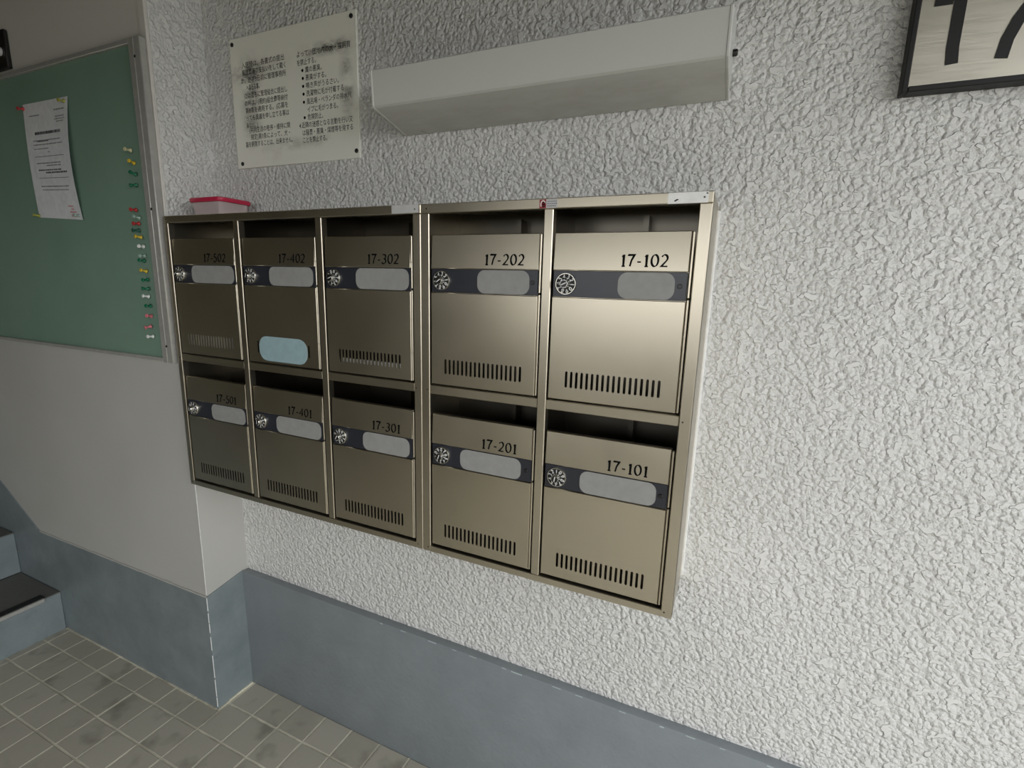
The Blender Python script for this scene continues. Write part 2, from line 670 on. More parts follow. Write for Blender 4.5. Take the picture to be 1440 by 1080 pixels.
TP, JN = .1070, .0052
xj = [.0008 + TP * k for k in range(-9, 32)]
yj = [-.0015] + [-.1020 - .1064 * k for k in range(0, 21)]
rects = []
for i in range(len(xj) - 1):
    for j in range(len(yj) - 1):
        x0, x1 = xj[i] + JN / 2, xj[i + 1] - JN / 2
        y1, y0 = yj[j] - (JN / 2 if j else .0035), yj[j + 1] + JN / 2
        x0 = max(x0, XST + .004)
        if x1 - x0 < .008: continue
        if x1 < .003:
            y1 = min(y1, YS - .007)
        if y1 - y0 < .01 or y0 < YB - .1: continue
        rects.append((x0, x1, y0, y1))


def to_px(p):
    d = Vector(p) - CAM
    z = d.dot(RF)
    if z < .05: return None
    return 720 + 700.5 * d.dot(RX) / z, 540 + 700.5 * d.dot(RD) / z


def seen(r):
    for x in (r[0], r[1]):
        for y in (r[2], r[3]):
            q = to_px((x, y, 0))
            if q and -140 < q[0] < 1580 and -80 < q[1] < 1330: return True
    return False


near = [r for r in rects if seen(r)]
near.sort(key=lambda r: -(to_px(((r[0] + r[1]) / 2, (r[2] + r[3]) / 2, 0)) or (0, -9999))[1] * 0 + (Vector(((r[0] + r[1]) / 2, (r[2] + r[3]) / 2)) - Vector((-.1, -.3))).length)
single = near[:290]
ss = set(single)
tile_meshes = {}
rr = random.Random(11)
for r in single:
    w, d = round(r[1] - r[0], 4), round(r[3] - r[2], 4)
    if (w, d) not in tile_meshes:
        bm = bmesh.new()
        add_box(bm, -w / 2, w / 2, -d / 2, d / 2, -.006, .0, .0012)
        me = bpy.data.meshes.new('tile')
        bm.to_mesh(me)
        bm.free()
        me.materials.append(M_TILE)
        tile_meshes[(w, d)] = me
    o = bpy.data.objects.new('tile', tile_meshes[(w, d)])
    o.location = ((r[0] + r[1]) / 2, (r[2] + r[3]) / 2, rr.uniform(-.0004, .0003))
    o.rotation_euler = (rr.uniform(-.003, .003), rr.uniform(-.003, .003), 0)
    COL.objects.link(o)
    o.parent = floor
bm = bmesh.new()
for r in rects:
    if r not in ss: add_box(bm, r[0], r[1], r[2], r[3], -.006, 0, .0012)
tag(obj('far_tiles', bm, M_TILE, floor), kind='stuff')

# stairs going up to the left
stairs = empty('stairs', (XST, -.7, 0))
tag(stairs, 'blue grey painted stairs with dark treads climbing beside the green board wall', 'stairs')
for k in range(6):
    x1 = XST - .292 * k
    z1 = .158 + .176 * k
    st = obj('step', (lambda b: (add_box(b, x1 - .292 if k < 5 else XLEFT + .004, x1, -1.35, YS - .003, .158 + .176 * (k - 1) if k else -.02, z1 - .003, .003), b)[1])(bmesh.new()), M_TEAL, stairs, (-XST, .7, 0))
    bm = bmesh.new()
    add_box(bm, (x1 - .292 if k < 5 else XLEFT + .004) + .001, x1 + .0, -1.35, YS - .006, z1 - .0035, z1, .001)
    obj('tread', bm, M_TREAD, st)
    bm = bmesh.new()
    add_box(bm, x1 - .034, x1 - .004, -1.30, YS - .050, z1 - .001, z1 + .004, .001)
    obj('nosing_strip', bm, M_RUBBER, st)
    bm = bmesh.new()
    add_box(bm, x1 - .004, x1 + .006, -1.30, YS - .055, z1 - .012, z1 + .002, .0015)
    obj('nosing_edge', bm, M_ALU, st)

# ------------------------------------------------------------------ mailboxes
YF = -.143
ZB, ZT = .776, 1.517


def slots_panel(bm, x0, x1, z0, z1, y, sx0, pitch, ns, sw, sz0, sz1, edge=.0013, depth=.010, mi=0):
    """flat sheet with a folded rim and real slotted vent holes"""
    e = edge
    ix0, ix1, iz0, iz1 = x0 + e, x1 - e, z0 + e, z1 - e

    def q(a, b, c, d, flip=False):
        vs = [bm.verts.new(p) for p in (a, b, c, d)]
        f = bm.faces.new(vs)
        f.material_index = mi
        return f
    P = lambda x, z, yy=y: (x, yy, z)
    # rim chamfer and returns (facing out)
    ring_i = [(ix0, iz0), (ix1, iz0), (ix1, iz1), (ix0, iz1)]
    ring_o = [(x0, z0), (x1, z0), (x1, z1), (x0, z1)]
    for i in range(4):
        j = (i + 1) % 4
        q(P(*ring_o[i], y + e), P(*ring_o[j], y + e), P(*ring_i[j]), P(*ring_i[i]))
        q(P(*ring_o[i], y + depth), P(*ring_o[j], y + depth), P(*ring_o[j], y + e), P(*ring_o[i], y + e))
    # sheet: left, right, top and bottom of the vent block
    vx0 = sx0 - pitch / 2
    vx1 = sx0 + pitch * (ns - 1) + pitch / 2
    if ns == 0:
        q(P(ix0, iz0), P(ix1, iz0), P(ix1, iz1), P(ix0, iz1))
        return
    q(P(ix0, iz0), P(vx0, iz0), P(vx0, iz1), P(ix0, iz1))
    q(P(vx1, iz0), P(ix1, iz0), P(ix1, iz1), P(vx1, iz1))
    r = sw / 2
    n = 4
    for k in range(ns):
        cx = sx0 + pitch * k
        L, R = cx - pitch / 2, cx + pitch / 2
        lo = [(cx + r * math.cos(math.radians(180 + 180 * i / n)), sz0 + r + r * math.sin(math.radians(180 + 180 * i / n))) for i in range(n + 1)]
        hi = [(cx + r * math.cos(math.radians(180 * i / n)), sz1 - r + r * math.sin(math.radians(180 * i / n))) for i in range(n + 1)]
        # left strip, right strip
        fs = [[(L, iz0), (cx, iz0)] + lo[:n // 2 + 1][::-1] + [(L, sz0 + r)],
              [(cx, iz0), (R, iz0), (R, sz0 + r)] + lo[n // 2:][::-1],
              [(L, sz0 + r), lo[0], hi[-1], (L, sz1 - r)],
              [lo[-1], (R, sz0 + r), (R, sz1 - r), hi[0]],
              [(L, sz1 - r)] + hi[n // 2:][::-1] + [(cx, iz1), (L, iz1)],
              [(R, sz1 - r), (R, iz1), (cx, iz1)] + hi[:n // 2 + 1][::-1]]
        for pts in fs:
            f = bm.faces.new([bm.verts.new(P(*p)) for p in pts])
            f.material_index = mi
        loop = lo + hi
        for i in range(len(loop)):
            j = (i + 1) % len(loop)
            q(P(*loop[i]), P(*loop[j]), P(*loop[j], y + .0022), P(*loop[i], y + .0022))
    bmesh.ops.remove_doubles(bm, verts=bm.verts, dist=1e-6)


def make_dial(parent, loc, turn, kturn):
    bm = bmesh.new()
    R = .0184
    add_lathe(bm, [(R, 0), (R, .0030), (R * .95, .0042)], 32, 0)
    # bright rim ring
    add_lathe(bm, [(R * 1.02, .0), (R * 1.02, .0038), (R * .995, .0046), (R * .955, .0046), (R * .945, .0040)], 32, 1, cap=False)
    add_lathe(bm, [(R * .46, .0038), (R * .46, .0054), (R * .43, .0060)], 28, 3)
    h = R * .37
    for i in range(10):
        ang = math.radians(turn + 36 * i)
        wd, strokes = GL[str(i)]
        cx, cz = R * .715 * math.cos(ang), R * .715 * math.sin(ang)
        up = Vector((math.cos(ang), math.sin(ang)))
        rt = Vector((up.y, -up.x))

        def pl(u, v, cx=cx, cz=cz, up=up, rt=rt, wd=wd):
            p = rt * ((u - wd / 2) * h) + up * ((v - .5) * h)
            return (cx + p.x, -.00445, cz + p.y)
        for s in strokes:
            ribbon(bm, s, lambda a_, b_: .115, pl, 2)
    o = obj('dial', bm, [M_DIALBLACK, M_EDGE, M_WHITE, M_INNER], parent, loc, smooth=35)
    o['label'] = 'round black combination dial with white digits'
    bm = bmesh.new()
    add_lathe(bm, [(.0088, .004), (.0078, .0075), (.0074, .0135), (.0066, .0150)], 20, 0)
    add_lathe(bm, [(.0064, .0149), (.0062, .0153)], 20, 1)
    a0 = math.radians(kturn)
    d = Vector((math.cos(a0), math.sin(a0)))
    ribbon(bm, [(-d.x * .0048, -d.y * .0048), (d.x * .0052, d.y * .0052)], lambda a_, b_: .0009, lambda u, v: (u, -.01545, v), 2)
    obj('knob', bm, [M_CHROME, M_BLACK, M_WHITE], parent, loc, smooth=40)


def make_door(bank, num, cx0, cx1, z0, card, turn, kturn, yfront):
    w = cx1 - cx0
    bm = bmesh.new()
    lx, rx = .0032, w - .0072
    sx0 = (.0376 / .2408) * w
    slots_panel(bm, lx, rx, 0, .1872, 0, sx0, (.1656 / 17) / .2408 * w, 18, .0047, .0232, .0538)
    slots_panel(bm, lx, rx, .2338, .2985, 0, 0, .01, 0, .004, 0, 0)
    for v in bm.verts:                      # the upper sheet leans back a little
        if v.co.z > .2336: v.co.y += (v.co.z - .2338) * .060
    # plate carrying the strip, right-hand hinge leaf
    add_box(bm, lx + .0006, rx - .0004, .0050, .0065, .1868, .2342)
    add_box(bm, w - .0060, w - .0026, -.0008, .0080, .001, .190, .0009)
    add_box(bm, w - .0060, w - .0026, -.0008, .0080, .1925, .2970, .0009)
    for zz in (.06, .13, .245):
        add_box(bm, w - .0062, w - .0024, -.0012, .002, zz, zz + .0012)
    dr = obj('door', bm, M_DOOR, bank, (cx0 - bank.location.x, yfront, z0), smooth=30)
    dr['label'] = 'steel mailbox door numbered ' + num
    bm = bmesh.new()
    add_box(bm, lx + .0008, rx - .0006, .0016, .0050, .1878, .2334, .0008)
    obj('label_strip', bm, M_STRIP, dr)
    # clear window frame lines and the screw at the right end of the strip
    c0, c1 = card
    bm = bmesh.new()
    for f_ in add_prism_xz(bm, rrect(c0, c1, .1886, .2322, .0155, 7), .0006, .0016): pass
    cd = obj('name_card', bm, M_CARD, dr)
    cd['label'] = 'blank grey name card with rounded ends'
    if c1 < .222:
        bm = bmesh.new()
        add_lathe(bm, [(.0040, 0), (.0040, .0016), (.0032, .0024)], 14, 0, (rx - .0115, .0016, .211))
        obj('screw', bm, M_BLACK, dr, smooth=35)
    make_dial(dr, (.0287, .0016, .2105), turn, kturn)
    bm = bmesh.new()
    k = w / .2408
    write_digits(bm, num, .1235 * k, .2415, .0202, -.0004, .155, callig, 0, 1.02, .060)
    obj('number_lettering', bm, M_INK, dr)
    return dr


def make_bank(name, label, x0, x1, cells, nums, cards, ybias=0.0):
    bank = empty(name, (x0, 0, 0))
    tag(bank, label, 'mailbox', 'steel mailbox banks side by side')
    ox = -x0
    bm = bmesh.new()
    # outer shell: sides, top, bottom, back
    t = .0012
    add_box(bm, x0, x0 + t, YF + .004, WY, ZB, ZT)
    add_box(bm, x1 - t, x1, YF + .004, WY, ZB, ZT)
    add_box(bm, x0 + t, x1 - t, YF + .004, WY, ZT - t, ZT)
    add_box(bm, x0 + t, x1 - t, YF + .004, WY, ZB, ZB + t)
    obj('shell', bm, M_FRAME, bank, (ox, 0, 0))
    bm = bmesh.new()
    add_box(bm, x0 + t, x1 - t, WY - .004, WY - .002, ZB + t, ZT - t)
    add_box(bm, x0 + t, x1 - t, -.125, WY - .004, 1.1460, 1.1472)
    for c in range(len(cells) - 1):
        xm = (cells[c][1] + cells[c + 1][0]) / 2
        add_box(bm, xm - .0008, xm + .0008, YF + .010, WY - .004, ZB + t, ZT - t)
    for c0, c1 in cells:         # folded inner lips and a back stiffener in each box
        for zr in (.792, 1.157):
            top = zr + (.342 if zr > 1 else .345)
            xm = c0 + (c1 - c0) * .56
            add_box(bm, xm, xm + .010, -.022, WY - .004, zr, top)
            add_box(bm, xm - .003, xm + .013, -.026, -.020, zr + .25, zr + .262)
    obj('interior', bm, M_INNER, bank, (ox, 0, 0))
    # face frame: each bar a part
    def bar(a, b, c, d, dy=0.0, mat=M_FRAME):
        bm = bmesh.new()
        add_box(bm, a, b, YF + dy, YF + .018, c, d, .0013)
        return obj('frame_bar', bm, mat, bank, (ox, 0, 0))
    bar(x0, x1, ZT - .0175, ZT, 0.0003, M_DOOR)
    bar(x0, x1, ZB, ZB + .015, 0.0003, M_DOOR)
    bar(x0, cells[0][0], ZB + .0002, ZT - .0178)
    bar(cells[-1][1], x1, ZB + .0002, ZT - .0178)
    for c in range(len(cells) - 1):
        bar(cells[c][1], cells[c + 1][0], ZB + .0152, ZT - .0178)
    for c0, c1 in cells:
        bar(c0, c1, 1.138, 1.157, .0015, M_DOOR)
    for i, (c0, c1) in enumerate(cells):
        for row in (0, 1):
            num = nums[row][i]
            make_door(bank, num, c0, c1, 1.1605 if row == 0 else .7970, cards[row][i], *DIALS[num], YF + .0012)
    # small screw heads on the bars
    for xx in (cells[0][0] - .006, cells[-1][1] + .006):
        for zz in (.787, 1.147, 1.508):
            bm = bmesh.new()
            add_lathe(bm, [(.0018, 0), (.0015, .0008)], 8, 0, (xx, YF, zz))
            obj('rivet', bm, M_INNER, bank, (ox, 0, 0))
    return bank


DIALS = {'17-502': (20, 40), '17-402': (60, 75), '17-302': (110, 20), '17-202': (-28, 35), '17-102': (-40, 24),
         '17-501': (140, 100), '17-401': (200, 90), '17-301': (90, 60), '17-201': (160, 70), '17-101': (55, 80)}
CA = [(.0065, .2515), (.2694, .5130), (.5313, .7711)]
CB = [(.8100, 1.0508), (1.0680, 1.3088)]
XA0, XA1, XB1 = -.0105, .7900, 1.3281
bankA = make_bank('mailbox_bank', 'three column stainless mailbox bank, doors 17-502 to 17-301, by the green board', XA0, XA1, CA,
                  [('17-502', '17-402', '17-302'), ('17-501', '17-401', '17-301')],
                  [((.074, .232), (.091, .229), (.090, .228)), ((.102, .232), (.082, .230), (.095, .224))])
bankB = make_bank('mailbox_bank', 'two column stainless mailbox bank, doors 17-202 to 17-101, on the right', XA1 + .0006, XB1, CB,
                  [('17-202', '17-102'), ('17-201', '17-101')],
                  [((.108, .216), (.121, .214)), ((.073, .211), (.074, .214))])

# stickers on the mailboxes
bm = bmesh.new()
add_box(bm, .7213, .7856, YF - .0004, YF + .001, 1.5008, 1.5165)
s = obj('sticker', bm, M_LABEL, bankA, (-bankA.location.x, 0, 0))
s['label'] = 'pale silver label strip on the top rail'
bm = bmesh.new()
add_box(bm, 1.2600, 1.3205, YF - .0004, YF + .001, 1.4998, 1.5162)
for q in ((1.2718, 1.5042), (1.2732, 1.5048), (1.2700, 1.5030), (1.3170, 1.5128)):
    add_box(bm, q[0], q[0] + .003, YF - .0006, YF - .0003, q[1], q[1] + .0016, 0, 1)
s = obj('sticker', bm, [M_CAULK, M_INK], bankB, (-bankB.location.x, 0, 0))
s['label'] = 'white label strip at the right end of the top rail'
bm = bmesh.new()
lx, lz = 1.0415, 1.5005
add_box(bm, lx, lx + .0125, YF - .0005, YF + .001, lz, lz + .0145, 0, 0)
add_box(bm, lx + .0125, lx + .0335, YF - .0005, YF + .001, lz, lz + .0145, 0, 1)
ribbon(bm, arc(lx + .0068, lz + .0062, .0042, .0062, 20, 215, 14), lambda a_, b_: .0009, lambda u, v: (u, YF - .00062, v), 2)
for s_ in GL['B'][1]:
    ribbon(bm, s_, lambda a_, b_: .10, lambda u, v: (lx + .0058 + u * .0075, YF - .00066, lz + .0022 + v * .0075), 3)
rr = random.Random(5)
for row in range(3):
    x = lx + .0145
    while x < lx + .031:
        w = rr.uniform(.0012, .003)
        add_box(bm, x, x + w, YF - .00065, YF - .0004, lz + .0025 + row * .0038, lz + .0025 + row * .0038 + .0017, 0, 4)
        x += w + .0008
s = obj('sticker', bm, [M_REDLABEL, M_LABEL, M_WHITE, M_INK, M_PRINT], bankB, (-bankB.location.x, 0, 0))
s['label'] = 'small red and silver maker label with letter B'
bm = bmesh.new()
add_prism_xz(bm, rrect(.312, .470, 1.1665, 1.2270, .026, 7), YF + .0005, YF + .0012)
s = obj('sticker', bm, M_TEALCARD, bankA, (-bankA.location.x, 0, 0))
s['label'] = 'pale teal rounded sticker over the vent slots of 17-402'
# mail seen through the vents
for nm, x0, x1, z0, z1, lb in (('letter', .030, .232, 1.163, 1.222, 'white letter glimpsed through the whole vent of mailbox door 17-502'),
                               ('letter', .560, .752, 1.163, 1.1925, 'white letter glimpsed at the bottom of the vent of mailbox door 17-302')):
    bm = bmesh.new()
    add_box(bm, x0, x1, YF + .0135, YF + .0150, z0 - .001, z1, .0004)
    tag(obj(nm, bm, M_CAULK), lb, 'letter')
# caulk bead beside the right bank
bm = bmesh.new()
add_box(bm, XB1 - .001, XB1 + .005, WY - .010, WY + .002, .783, 1.508, .002, 0, 2)
tag(obj('trim_4', bm, M_CAULK, smooth=40), kind='structure')

# ------------------------------------------------------------------ plastic tub with red lid on top of the mailboxes
tub = empty('plastic_tub', (.105, -.062, ZT))
tag(tub, 'translucent plastic tub with a red lid lying on the left mailboxes', 'container')
bm = bmesh.new()
w2, d2 = .056, .043
zs = [(0.0, .90), (.004, .94), (.036, 1.0)]
rings = []
for z, k in zs:
    rings.append([bm.verts.new((x * 1.0, y, z)) for x, y in rrect(-w2 * k, w2 * k, -d2 * k, d2 * k, .012, 5)])
for z, k in ((.036, .97), (.005, .91)):
    rings.append([bm.verts.new((x, y, z)) for x, y in rrect(-w2 * k, w2 * k, -d2 * k, d2 * k, .011, 5)])
n = len(rings[0])
for r0, r1 in zip(rings, rings[1:]):
    for i in range(n): bm.faces.new((r0[i], r0[(i + 1) % n], r1[(i + 1) % n], r1[i]))
bm.faces.new(rings[0][::-1])
bm.faces.new(rings[-1])
bmesh.ops.recalc_face_normals(bm, faces=bm.faces)
obj('tub_body', bm, M_CLEAR, tub, smooth=40)
bm = bmesh.new()
rings = []
for z, k in ((.0365, 1.03), (.0365, 1.10), (.0385, 1.12), (.0445, 1.12), (.047, 1.08), (.0455, .98)):
    rings.append([bm.verts.new((x, y, z)) for x, y in rrect(-w2 * k, w2 * k, -d2 * k, d2 * k, .014, 5)])
for r0, r1 in zip(rings, rings[1:]):
    for i in range(n): bm.faces.new((r0[i], r0[(i + 1) % n], r1[(i + 1) % n], r1[i]))
bm.faces.new(rings[0][::-1])
bm.faces.new(rings[-1])
bmesh.ops.recalc_face_normals(bm, faces=bm.faces)
lid = obj('lid', bm, M_RED, tub, smooth=40)
lid['label'] = 'red plastic lid'

# ------------------------------------------------------------------ wall lamp
xl, xr = .6454, 1.3259
lamp = empty('wall_lamp', (xl, WY, 1.6933))
tag(lamp, 'long white acrylic fluorescent wall lamp with grimy lower slope', 'lamp')
zk, zt, ztt = .0257, .0955, .122
yk, yt = -.101 - WY, -.1055 - WY
prof = [(-.002, 0.0), (yk + .004, zk - .001), (yk, zk + .002), (yt, zt - .003), (yt + .004, zt), (-.002, ztt)]
bm = bmesh.new()
for a0, b0 in ((.0, 1.0),):
    A = [bm.verts.new((0.004, y, z)) for y, z in prof]
    B = [bm.verts.new((xr - xl - .004, y, z)) for y, z in prof]
    for i in range(len(prof) - 1): bm.faces.new((A[i], B[i], B[i + 1], A[i + 1]))
    bm.faces.new((A[-1], B[-1], B[0], A[0]))
    bm.faces.new(A)
    bm.faces.new(B[::-1])
bmesh.ops.recalc_face_normals(bm, faces=bm.faces)
obj('diffuser', bm, M_OPAL, lamp)
for x0, x1 in ((-.001, .004), (xr - xl - .004, xr - xl + .001)):
    bm = bmesh.new()
    pp = [(-.001, -.001), (yk + .003, zk - .002), (yk - .0012, zk + .001), (yt - .0012, zt - .002), (yt + .003, zt + .0012), (-.001, ztt + .001)]
    A = [bm.verts.new((x0, y, z)) for y, z in pp]
    B = [bm.verts.new((x1, y, z)) for y, z in pp]
    for i in range(len(pp)): bm.faces.new((A[i], B[i], B[(i + 1) % len(pp)], A[(i + 1) % len(pp)]))
    bm.faces.new(A)
    bm.faces.new(B[::-1])
    bmesh.ops.recalc_face_normals(bm, faces=bm.faces)
    bmesh.ops.bevel(bm, geom=bm.edges[:], offset=.001, segments=1, affect='EDGES')
    obj('end_cap', bm, M_OPAL, lamp)
bm = bmesh.new()
add_box(bm, .006, xr - xl - .006, -.001, .001, .003, ztt - .002)
obj('back_plate', bm, M_CAULK, lamp)
bm = bmesh.new()
add_lathe(bm, [(.0055, 0), (.0055, .006), (.004, .008)], 12, 0, (xr - xl + .001, -.030, .062), axis='x')
obj('side_screw', bm, M_BLACK, lamp, smooth=40)

# ------------------------------------------------------------------ notice board with rules
KN = (.0095 + 1.00333) / (-.003 + 1.00333)
NX, NZ = CAM.x + (.1077 - CAM.x) * KN, CAM.z + (1.6526 - CAM.z) * KN
notice = empty('notice_board', (NX, .0095 + .003 * KN, NZ))
notice.scale = (KN, KN, KN)
tag(notice, 'stained white notice board of printed house rules screwed to the stucco wall', 'sign')
bm = bmesh.new()
add_box(bm, 0, .4165, -.003, .0022, 0, .313, .0008)
obj('panel', bm, M_BOARD, notice, smooth=40)
for x, z in ((.0108, .300), (.4036, .301), (.4075, .0155), (.0186, .012)):
    bm = bmesh.new()
    add_lathe(bm, [(.0052, 0), (.0050, .0016), (.003, .0030)], 14, 0, (x, -.003, z))
    obj('screw', bm, M_BLACK, notice, smooth=40)
bm = bmesh.new()
left = [('入居時は、各書式の提出', .040, .2420, .150), ('管理費等の支払いをして戴く', .040, .2245, .154), ('か、必ず3日前に管理事務所', .034, .2065, .160),
        ('へ届出る事。', .052, .1885, .048), ('(2)は直ちに管理組合に提出し', .042, .1700, .153), ('の時は、(規約)組合費等納付', .042, .1520, .153),
        ('第8条を適用する。(応募を', .043, .1345, .152), ('っても異議を申し立てる事は', .043, .1165, .154), ('来ない。)', .043, .0985, .042),
        ('(共同生活の秩序・維持に関', .052, .0870, .146), ('規定)第3条によって、犬・', .056, .0695, .140), ('猫を飼育することは、出来ません。', .035, .0525, .170)]
right = [('よって、団地内の犬・猫飼育', .231, .2400, .168), ('を禁止する。', .231, .2215, .062), ('糞の悪臭。', .257, .2040, .053), ('悪臭がする。', .257, .1865, .066),
         ('鳴き声がうるさい。', .257, .1690, .104), ('洗濯物に毛が付着する', .257, .1515, .118), ('風呂場・ベランダの排水パ', .257, .1335, .140), ('イプに毛がつまる。', .258, .1155, .098),
         ('危険防止。', .258, .0985, .050), ('4.近隣の迷惑となる言動を行い又', .229, .0815, .170), ('は騒音・悪臭・煤煙等を発する', .238, .0640, .161), ('ことを禁止する。', .238, .0470, .080)]
for t, x, z, w in left + right:
    text_into(bm, t, x, z, .0150, -.00325, w)
for z in (.2040, .1865, .1690, .1515, .1335, .0985):
    vs = [bm.verts.new((.2485 + .0036 * math.cos(i * math.pi / 6), -.00325, z + .0052 + .0036 * math.sin(i * math.pi / 6))) for i in range(12)]
    bm.faces.new(vs)
tag(obj('printed_text', bm, M_INK, notice), kind='stuff')

# ------------------------------------------------------------------ number plate 17
PX, PZ = 1.5705, 1.6675
plate = empty('number_plate', (PX, 0, PZ))
tag(plate, 'brushed metal building number plate 17 in a black frame at top right', 'sign')
PW, PH = .30, .26
bm = bmesh.new()
add_box(bm, .005, PW - .005, -.0105, WY, .005, PH - .005)
obj('plate', bm, M_PLATE, plate)
for q in ((0, .0075, 0, PH), (PW - .0075, PW, 0, PH), (.0075, PW - .0075, 0, .0082), (.0075, PW - .0075, PH - .0082, PH)):
    bm = bmesh.new()
    add_box(bm, q[0], q[1], -.0125, WY, q[2], q[3], .0012)
    obj('frame_bar', bm, M_DIALBLACK, plate, smooth=40)
bm = bmesh.new()


def tape(pts, w):
    b2 = bmesh.new()
    ribbon(b2, pts, lambda a_, b_: w / 2, lambda u, v: (u, -.0117, v))
    r = bmesh.ops.extrude_face_region(b2, geom=b2.faces[:])
    for e in r['geom']:
        if isinstance(e, bmesh.types.BMVert): e.co.y += .0012
    bmesh.ops.recalc_face_normals(b2, faces=b2.faces)
    me = bpy.data.meshes.new('t')
    b2.to_mesh(me)
    b2.free()
    return me


P1 = [(.0550, .0322), (.0530, .0550), (.0530, .1100), (.0520, .1420)]
P1b = [(.0230, .1180), (.0445, .1175)]
P7 = [(.1105, .0322), (.1135, .0560), (.1215, .0800), (.1330, .1010), (.1470, .1200), (.1590, .1400)]
P7b = [(.0860, .1400), (.1680, .1400)]
for pts, w, nm in ((P1, .0150, 'digit_one'), (P7, .0150, 'digit_seven')):
    mes = [tape(pts, w)]
    mes.append(tape(P1b if nm == 'digit_one' else P7b, .0120 if nm == 'digit_one' else .0150))
    bm = bmesh.new()
    for me in mes:
        bm.from_mesh(me)
        bpy.data.meshes.remove(me)
    obj(nm, bm, M_DIALBLACK, plate)

# ------------------------------------------------------------------ green pin board on the left wall
GX0, GX1, GZ0, GZ1 = -1.30, -.0185, 1.130, 1.9375
YG = YS - .0045
board = empty('pin_board', ((GX0 + GX1) / 2, YG, GZ0))
tag(board, 'large green pin board in a grey metal frame on the left wall', 'board')
off = (-(GX0 + GX1) / 2, -YG, -GZ0)
bm = bmesh.new()
add_box(bm, GX0 + .02, GX1 - .02, YG - .008, YG, GZ0 + .006, GZ1 - .006)
obj('green_panel', bm, M_GREEN, board, off)
bm = bmesh.new()
add_box(bm, GX1 - .0455, GX1, YG - .018, YG, GZ0 - .002, GZ1, .002)
add_box(bm, GX1 - .026, GX1 - .022, YG - .0195, YG - .016, GZ0 - .001, GZ1 - .001, .001)
obj('side_rail', bm, M_ALU, board, off, smooth=40)
bm = bmesh.new()
add_box(bm, GX0, GX0 + .0455, YG - .018, YG, GZ0, GZ1, .002)
obj('side_rail', bm, M_ALU, board, off, smooth=40)
for z0, z1 in ((GZ0, GZ0 + .010), (GZ1 - .012, GZ1)):
    bm = bmesh.new()
    add_box(bm, GX0 + .045, GX1 - .045, YG - .017, YG, z0, z1, .0015)
    obj('rail', bm, M_ALU, board, off, smooth=40)
for z in (1.8925, 1.5340, 1.1748):
    bm = bmesh.new()
    add_lathe(bm, [(.0034, 0), (.0034, .0006)], 10, 0, (GX1 - .0195, YG - .0190, z))
    obj('screw', bm, M_BLACK, board, off)

# notice sheet pinned on the board, with a slight bulge
YP = YG - .0085
sheet = empty('paper_notice', (-.49, YP, 1.52))
tag(sheet, 'white printed paper notice pinned to the green board', 'paper')
cn = [(-.6085, 1.5295), (-.3705, 1.5160), (-.3720, 1.8435), (-.6080, 1.8470)]


def sh(u, v, lift=0):
    x = (cn[0][0] * (1 - u) + cn[1][0] * u) * (1 - v) + (cn[3][0] * (1 - u) + cn[2][0] * u) * v
    z = (cn[0][1] * (1 - u) + cn[1][1] * u) * (1 - v) + (cn[3][1] * (1 - u) + cn[2][1] * u) * v
    y = YP - .0010 - .012 * math.sin(math.pi * v) * (.35 + .65 * u) * (1 - .3 * math.sin(math.pi * u)) - .003 * u * (1 - v) - lift
    return (x, y, z)


soff = (.49, -YP, -1.52)
bm = bmesh.new()
G = [[bm.verts.new(sh(i / 10, j / 14)) for i in range(11)] for j in range(15)]
for j in range(14):
    for i in range(10): bm.faces.new((G[j][i], G[j][i + 1], G[j + 1][i + 1], G[j + 1][i]))
r = bmesh.ops.extrude_face_region(bm, geom=bm.faces[:])
for e in r['geom']:
    if isinstance(e, bmesh.types.BMVert): e.co.y += .0004
bmesh.ops.recalc_face_normals(bm, faces=bm.faces)
obj('sheet', bm, M_PAPER, sheet, soff, smooth=40)
bm = bmesh.new()
rr = random.Random(2)
lines = [(.70, .92, .905, 0, .010), (.13, .36, .885, 0, .008), (.72, .92, .85, 0, .008), (.70, .93, .83, 0, .007), (.74, .90, .81, 0, .007),
         (.22, .82, .725, 1, .018), (.16, .80, .670, 0, .007), (.26, .52, .662, 1, .008), (.16, .84, .635, 0, .007), (.16, .50, .600, 0, .006), (.48, .52, .57, 0, .006),
         (.18, .76, .475, 0, .008), (.40, .76, .455, 0, .007), (.20, .74, .415, 1, .009), (.36, .88, .392, 1, .011), (.18, .9, .35, 0, .003), (.20, .86, .275, 0, .008), (.22, .84, .245, 0, .007), (.16, .86, .535, 0, .003)]
for u0, u1, v0, dk, hh in lines:
    u = u0
    while u < u1 - .01:
        w = rr.uniform(.012, .034)
        if hh < .004: w = u1 - u
        e = min(u + w, u1)
        f = bm.faces.new([bm.verts.new(sh(*p, .0003)) for p in ((u, v0), (e, v0), (e, v0 + hh * 1.3), (u, v0 + hh * 1.3))])
        f.material_index = dk
        u = e + rr.uniform(.004, .012)
for u0, u1, v0, hh in ((.74, .86, .105, .012), (.76, .90, .055, .014), (.78, .90, .022, .02), (.80, .86, .08, .012)):
    f = bm.faces.new([bm.verts.new(sh(*p, .0003)) for p in ((u0, v0), (u1, v0), (u1, v0 + hh), (u0, v0 + hh))])
    f.material_index = 2
tag(obj('printed_lines', bm, [M_PRINT, M_PRINTD, M_STAMP], sheet, soff), kind='stuff')

PIN_MATS = {}
PIN_RGB = {'red': (176, 44, 48), 'green': (20, 104, 74), 'yellow': (206, 176, 52), 'white': (226, 228, 224), 'pink': (206, 116, 124), 'cream': (196, 190, 150), 'olive': (150, 150, 62), 'dark green': (24, 80, 66)}
for k, v in PIN_RGB.items(): PIN_MATS[k] = plain('pin_plastic_' + k.replace(' ', '_'), srgb(*v), .3)
PIN_MATS['clear'] = M_PINCLEAR
pin_me = {}


